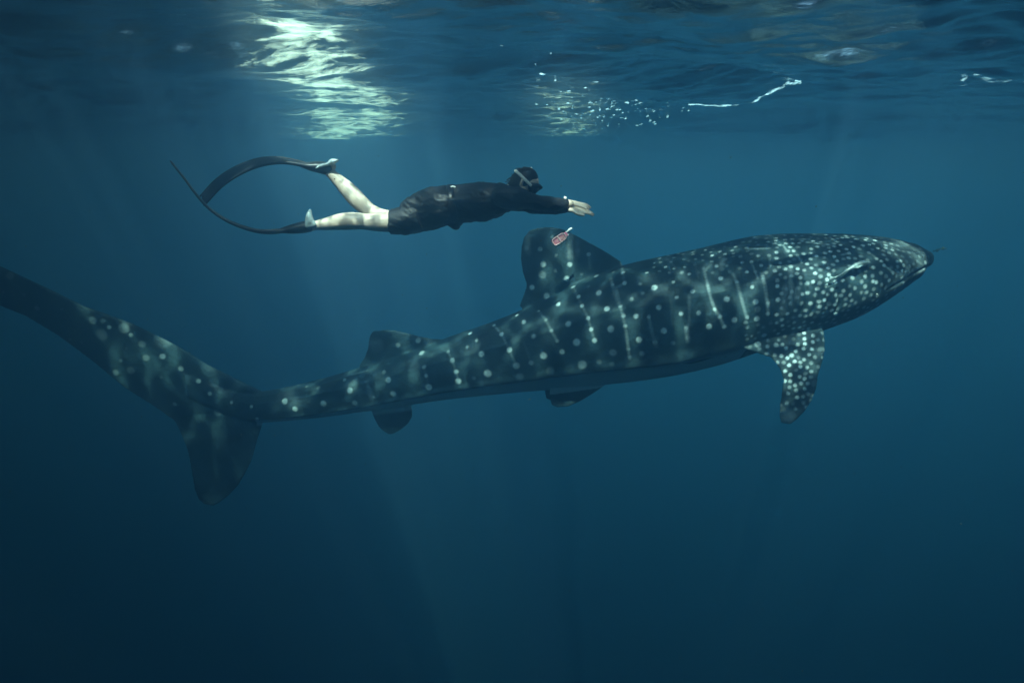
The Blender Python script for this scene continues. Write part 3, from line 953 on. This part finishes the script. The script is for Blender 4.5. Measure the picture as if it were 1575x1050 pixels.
def skel(g, grow=0.0, part='all'):
    suit_ = part == 'suit'
    e = grow
    # torso
    tor = [D_(640, 330), D_(660, 322), D_(685, 316), D_(710, 313), D_(735, 311), D_(758, 308), D_(778, 304)]
    g.tube(tor, np.array([.155, .17, .15, .145, .165, .18, .15]) + e, np.array([.115, .135, .125, .125, .125, .112, .085]) + e, n=24)
    for s in (-1, 1):      # buttocks
        g.tube([D_(632, 326, s * .08), D_(655, 318, s * .085)], [.075 + e, .085 + e], [.085 + e, .095 + e], n=16)
    # arms
    for s in (-1, 1):
        k = 2.5 * s
        sh = D_(772, 305 + k, s * .165); s2 = D_(790, 306 + k, s * .17); el = D_(832, 315 + k, s * .11); wr = D_(868, 317.0 + k * 1.4, s * .035)
        pts_ = [sh, s2, D_(812, 311 + k, s * .145), el, D_(850, 317 + k, s * .07), wr]
        ra = np.array([.06, .062, .05, .042, .04, .028])
        if not suit_:
            pts_.append(D_(877, 317.5 + k * 1.6, s * .03)); ra = np.append(ra, .026)
        g.tube(pts_, ra + e, n=16)
    # thighs
    legs = [  # near leg bent up, far leg straight
        ([D_(645, 334, .09), D_(620, 340, .09), D_(600, 339, .09), D_(582, 333, .09), D_(570, 326, .09)], [.088, .085, .073, .062, .057]),
        ([D_(645, 332, -.09), D_(620, 339, -.09), D_(600, 341, -.09), D_(578, 342, -.09), D_(560, 341, -.09)], [.088, .085, .073, .062, .056])]
    for pts_, ra in legs:
        n_ = 3 if suit_ else 5
        g.tube(pts_[:n_], np.array(ra[:n_]) + e, n=20, round_ends=not suit_)


def hand(g, wrist, d, nrm, side, s=1.0):
    """palm, four fingers and a thumb; d along the fingers, nrm out of the back of the hand"""
    d = np.array(d, float); d /= np.linalg.norm(d)
    nrm = np.array(nrm, float); nrm -= d * nrm.dot(d); nrm /= np.linalg.norm(nrm)
    w = np.cross(d, nrm) * side
    g.tube([wrist, wrist + d * .03, wrist + d * .06, wrist + d * .09], [.024, .032, .038, .036], [.018, .017, .014, .012], lat=w, n=16)
    for k, (o, l, sp) in enumerate([(.028, .078, .10), (.010, .088, .03), (-.009, .080, -.03), (-.028, .062, -.10)]):
        b0 = wrist + d * .085 + w * o
        dd = d + w * sp; dd /= np.linalg.norm(dd)
        g.tube([b0 - dd * .02, b0 + dd * l * .4, b0 + dd * l * .75 - nrm * .004, b0 + dd * l - nrm * .012], [.0095, .0088, .008, .007], n=10, sub=3)
    b0 = wrist + d * .02 + w * .026
    g.tube([b0 - w * .01, b0 + d * .028 + w * .018 - nrm * .006, b0 + d * .058 + w * .024 - nrm * .010, b0 + d * .074 + w * .022 - nrm * .012], [.013, .0115, .010, .008], n=10, sub=3)


g = Geo()
skel(g)
# neck and head
hc = D_(809, 284)
FD = np.array([0.72, -0.28, -0.60]); FD /= np.linalg.norm(FD)       # where the face looks
CR = np.array([0.60, 0.05, 0.76]); CR -= FD * CR.dot(FD); CR /= np.linalg.norm(CR)   # crown
LR = np.cross(FD, CR)
g.tube([D_(775, 302), D_(786, 295), hc - CR * .05 - FD * .03], [.075, .058, .055], n=16)


def hp(f, c, l): return hc + FD * f + CR * c + LR * l


g.tube([hp(-.012, -.035, 0), hp(-.012, .03, 0)], [.074, .072], [.092, .090], lat=LR, n=24)          # skull
g.tube([hp(.012, -.03, 0), hp(.03, -.075, 0), hp(.045, -.102, 0)], [.064, .052, .03], [.066, .05, .03], lat=LR, n=20)   # jaw
g.tube([hp(.078, .008, 0), hp(.094, -.018, 0), hp(.100, -.032, 0)], [.008, .011, .015], lat=LR, n=10)     # nose
g.tube([hp(.080, -.058, -.02), hp(.086, -.058, 0), hp(.080, -.058, .02)], [.006, .008, .006], n=8)        # lips
for s in (-1, 1):
    g.tube([hp(-.005, -.03, s * .074), hp(-.015, .0, s * .082), hp(-.018, .018, s * .080)], [.009, .012, .01], n=10)   # ears
    g.tube([hp(.072, .018, s * .03), hp(.076, .016, s * .032)], [.013, .012], n=12)                      # eyes
# hands, reaching forward
hd = D_(912, 319) - D_(874, 312)
hand(g, D_(872, 310.5, .03), D_(914, 317.5, .0) - D_(873, 309, .03), (0.15, -0.35, 1), -1)
hand(g, D_(877, 322.5, -.03), D_(917, 324.5, .0) - D_(874, 320, -.03), (0.0, -0.45, 1), 1)
# lower legs
g.tube([D_(572, 328, .09), D_(563, 320, .09), D_(550, 308, .09), D_(537, 294, .09), D_(523, 280, .09), D_(510, 268, .09), D_(503, 262, .09)],
       [.056, .056, .062, .060, .048, .036, .034], n=20)
g.tube([D_(585, 335, .09), D_(571, 329, .09), D_(566, 322, .09)], [.055, .056, .052], n=18)
g.tube([D_(564, 341, -.09), D_(545, 340, -.09), D_(525, 341, -.09), D_(505, 344, -.09), D_(488, 346.5, -.09), D_(478, 348, -.09)],
       [.055, .060, .058, .046, .035, .033], n=20)
# feet
g.tube([D_(505, 261, .09), D_(494, 258, .09), D_(480, 256, .09), D_(466, 256, .09)], [.036, .04, .045, .035], [.036, .032, .022, .014], n=16)
g.tube([D_(508, 262, .09), D_(512, 256, .09)], [.028, .024], n=12)
g.tube([D_(479, 348, -.09), D_(468, 350, -.09), D_(452, 352, -.09), D_(438, 354, -.09)], [.036, .04, .045, .035], [.036, .032, .022, .014], n=16)
g.tube([D_(479, 347, -.09), D_(475, 341, -.09)], [.028, .024], n=12)
person = g.build('person', skin)
remesh(person, 0.0048, 3, 0.5)
Vp = verts_np(person.data); Np = np.empty(Vp.size); person.data.vertices.foreach_get('normal', Np); Np = Np.reshape(-1, 3)
dd_ = Vp - CAM; yc_ = dd_ @ FW
ppx = 787.5 + F * (dd_ @ RT) / yc_; ppy = 525 - F * (dd_ @ UP) / yc_
ins = sstep(606, 618, ppx) * sstep(868, 858, ppx) * np.where((ppx > 776) & (ppy < 304), 0, 1)
person.data.vertices.foreach_set('co', (Vp - Np * (0.016 * ins)[:, None]).astype(np.float32).ravel()); person.data.update()
tag(person, 'freediver in black suit with bare sunlit legs and long fins, arms stretched forward', 'person')

g = Geo(); skel(g, .010, 'suit')
g.tube([D_(772, 303), D_(784, 297)], [.085, .066], n=16)
ws = g.build('wetsuit', suit, person)
remesh(ws, 0.0065, 3, 0.5)
# folds in the neoprene
Vw = verts_np(ws.data); Nw = np.empty(Vw.size); ws.data.vertices.foreach_get('normal', Nw); Nw = Nw.reshape(-1, 3)
wr_ = (fbm(Vw[:, 0] * 14 + Vw[:, 2] * 10 + 40, Vw[:, 2] * 22 - Vw[:, 1] * 9 + 90, 71, 3) - 0.45)
ws.data.vertices.foreach_set('co', (Vw + Nw * np.maximum(wr_ * 0.026 + .001, -.002)[:, None]).astype(np.float32).ravel())
ws.data.update()

# hair: cap with strands
hairm = simple_mat('dark_hair', (0.015, 0.014, 0.014), 0.5, 0.4, 80)
g = Geo()
g.tube([hp(-.03, -.045, 0), hp(-.026, -.0, 0), hp(-.022, .036, 0)], [.077, .082, .078], [.082, .092, .088], lat=LR, n=24)
for k in range(26):
    a = rng.uniform(-1, 1); c0 = rng.uniform(-.06, .07)
    s0 = hp(-.085, c0, a * .06); s1 = s0 + np.array([-.018, rng.normal(0, .01), rng.uniform(-.004, .008)]); s2 = s1 + np.array([-.025, rng.normal(0, .012), rng.uniform(-.018, .006)])
    g.tube([s0, s1, s2], [.006, .005, .002], n=6, sub=3)
g.build('hair', hairm, person)

# mask
rubber = simple_mat('mask_rubber', (0.02, 0.022, 0.026), 0.35, 0.2)
mask = bpy.data.objects.new('dive_mask', None)
g = Geo()
ang = np.linspace(0, 2 * math.pi, 29)[:-1]
def mring(f, a, c, co=0.012):
    return np.array([hp(f - 0.030 * abs(math.cos(q)) ** 2, co + c * math.sin(q) * (1 - .1 * math.cos(2 * q)), a * math.cos(q)) for q in ang])
g.rings([mring(.060, .066, .042), mring(.082, .076, .048), mring(.104, .074, .046), mring(.106, .060, .035), mring(.098, .058, .033), mring(.060, .056, .032)], cap=False)
g.tube([hp(.088, -.012, 0), hp(.104, -.026, 0), hp(.104, -.038, 0)], [.012, .018, .016], n=12)
mask = g.build('dive_mask', rubber, person)
glass = simple_mat('mask_lens', (0.03, 0.06, 0.07), 0.05, 0.1, spec=0.8)
g = Geo(); g.rings([mring(.1, .0595, .0345), mring(.104, .0595, .0345)]); g.build('lens', glass, mask)
strapm = simple_mat('pale_strap', (0.75, 0.78, 0.72), 0.4, 0.15, 40)
g = Geo()
arc = [hp(.055, .012, -.078), hp(.0, .016, -.092), hp(-.06, .02, -.078), hp(-.112, .024, -.03), hp(-.12, .026, .0), hp(-.112, .024, .03), hp(-.06, .02, .078), hp(.0, .016, .092), hp(.055, .012, .078)]
g.tube(arc, .004, .011, lat=LR, n=10, sub=5); g.build('strap', strapm, mask)
g = Geo()
g.tube([hp(.095, -.062, -.012), hp(.07, -.066, -.055), hp(.02, -.02, -.105), hp(-.04, .06, -.108), hp(-.075, .115, -.10)], .0105, n=12, sub=5)
sn = g.build('snorkel', strapm, person)

# weight belt
g = Geo()
bt = []
for q in np.linspace(0, 2 * math.pi, 33):
    c = D_(698, 314.5)
    bt.append(c + np.array([-.02 * math.sin(q), .158 * math.cos(q), .134 * math.sin(q)]))
g.tube(bt, .026, .006, lat=(1, 0, 0), n=10, sub=1, round_ends=False)
belt = g.build('weight_belt', rubber, person)
g = Geo(); g.tube([D_(692, 342, -.03), D_(702, 344, -.03), D_(708, 343, -.03)], [.035, .04, .03], [.03, .045, .018], n=12); g.build('weight', rubber, belt)
g = Geo(); g.tube([D_(690, 289.5, -.06), D_(697, 287.5, -.06), D_(705, 290.5, -.06)], [.022, .026, .02], [.007, .009, .006], n=10); g.build('buckle', strapm, belt)
g = Geo()
wt = []
for q in np.linspace(0, 2 * math.pi, 21):
    c = D_(869, 309.5, .035)
    wt.append(c + np.array([0.0, .03 * math.cos(q), .03 * math.sin(q)]))
g.tube(wt, .010, .005, lat=(1, 0, 0), n=8, sub=1, round_ends=False); g.build('wrist_watch', strapm, person)

# long fins
blade_m = simple_mat('fin_blade', (0.008, 0.012, 0.018), 0.5, 0.3, 8, 0.25)
pocket_m = simple_mat('clear_foot_pocket', (0.50, 0.60, 0.60), 0.25, 0.4, 40, 0.6)


def swim_fin(pts_, hwid, lat, pocket_pts, pr, tab):
    g = Geo()
    g.tube(pocket_pts, pr[0], pr[1], n=16)
    f = g.build('swim_fin', rubber, person)
    g = Geo(); g.tube(pts_, hwid, [.006] * len(pts_), lat=lat, n=12, sub=6, round_ends=False)
    g.build('blade', blade_m, f)
    for s in (-1, 1):
        g = Geo()
        la = np.array(lat, float); la /= np.linalg.norm(la)
        g.tube([np.array(p) + la * s * w for p, w in zip(pts_, hwid)], .006, np.linspace(.014, .006, len(pts_)), lat=lat, n=8, sub=5)
        g.build('rail', rubber, f)
    g = Geo()
    g.tube(tab[0], tab[1], tab[2], n=12, sub=4)
    g.build('heel_tab', pocket_m, f)
    return f


swim_fin([D_(478, 256, .09), D_(455, 250, .09), D_(430, 246.5, .09), D_(405, 248.5, .09), D_(380, 256, .09), D_(355, 268.5, .09), D_(333, 285, .09), D_(312, 308, .09)],
         [.06, .075, .085, .092, .096, .10, .102, .104], (-.67, 1, .28),
         [D_(504, 260, .09), D_(493, 257.5, .09), D_(478, 256, .09), D_(462, 253, .09)], ([.048, .054, .064, .06], [.044, .042, .032, .014]),
         ([D_(486, 259, .045), D_(494, 255, .04), D_(503, 253, .04), D_(511, 249, .045), D_(519, 247, .05)], [.010, .016, .02, .032, .028], [.006, .012, .012, .022, .010]))
swim_fin([D_(440, 354, -.09), D_(415, 356.5, -.09), D_(392, 354.5, -.09), D_(368, 347.5, -.09), D_(345, 337, -.09), D_(322, 321, -.09), D_(301, 298, -.09), D_(284, 275, -.09), D_(265, 251, -.09)],
         [.06, .075, .085, .09, .093, .095, .097, .095, .085], (-.45, 1, 0.0),
         [D_(476, 348, -.09), D_(464, 350, -.09), D_(448, 352.5, -.09), D_(430, 355, -.09)], ([.048, .054, .064, .06], [.040, .040, .032, .016]),
         ([D_(478, 347, -.13), D_(476, 339, -.13), D_(476, 331, -.13), D_(477, 325, -.12)], [.02, .03, .03, .02], [.042, .032, .022, .012]))

# ------------------------------------------------------------------ bubbles and drifting specks
def balls(name, cs, rs, mat, kind='stuff', sub=1):
    bm = bmesh.new(); bmesh.ops.create_icosphere(bm, subdivisions=sub, radius=1)
    bv = np.array([v.co for v in bm.verts]); bf = [tuple(v.index for v in f.verts) for f in bm.faces]; bm.free()
    vs, fs = [], []
    for c, r in zip(cs, rs):
        o = len(vs); vs.extend(bv * (np.array(r) if hasattr(r, '__len__') else r) + c); fs.extend([tuple(i + o for i in f) for f in bf])
    ob = mk(name, vs, fs, mat); tag(ob, kind=kind); return ob


cs, rs = [], []
for _ in range(800):
    y_ = rng.uniform(1.2, 9)
    p = P(rng.uniform(-50, 1625), rng.uniform(240, 1060), y_)
    if p[2] > -.4: continue
    cs.append(p); rs.append(rng.uniform(.0008, .002) * (0.5 + y_ / 6))
balls('plankton', cs, rs, simple_mat('plankton_speck', (0.35, 0.4, 0.36), 0.7, .2))
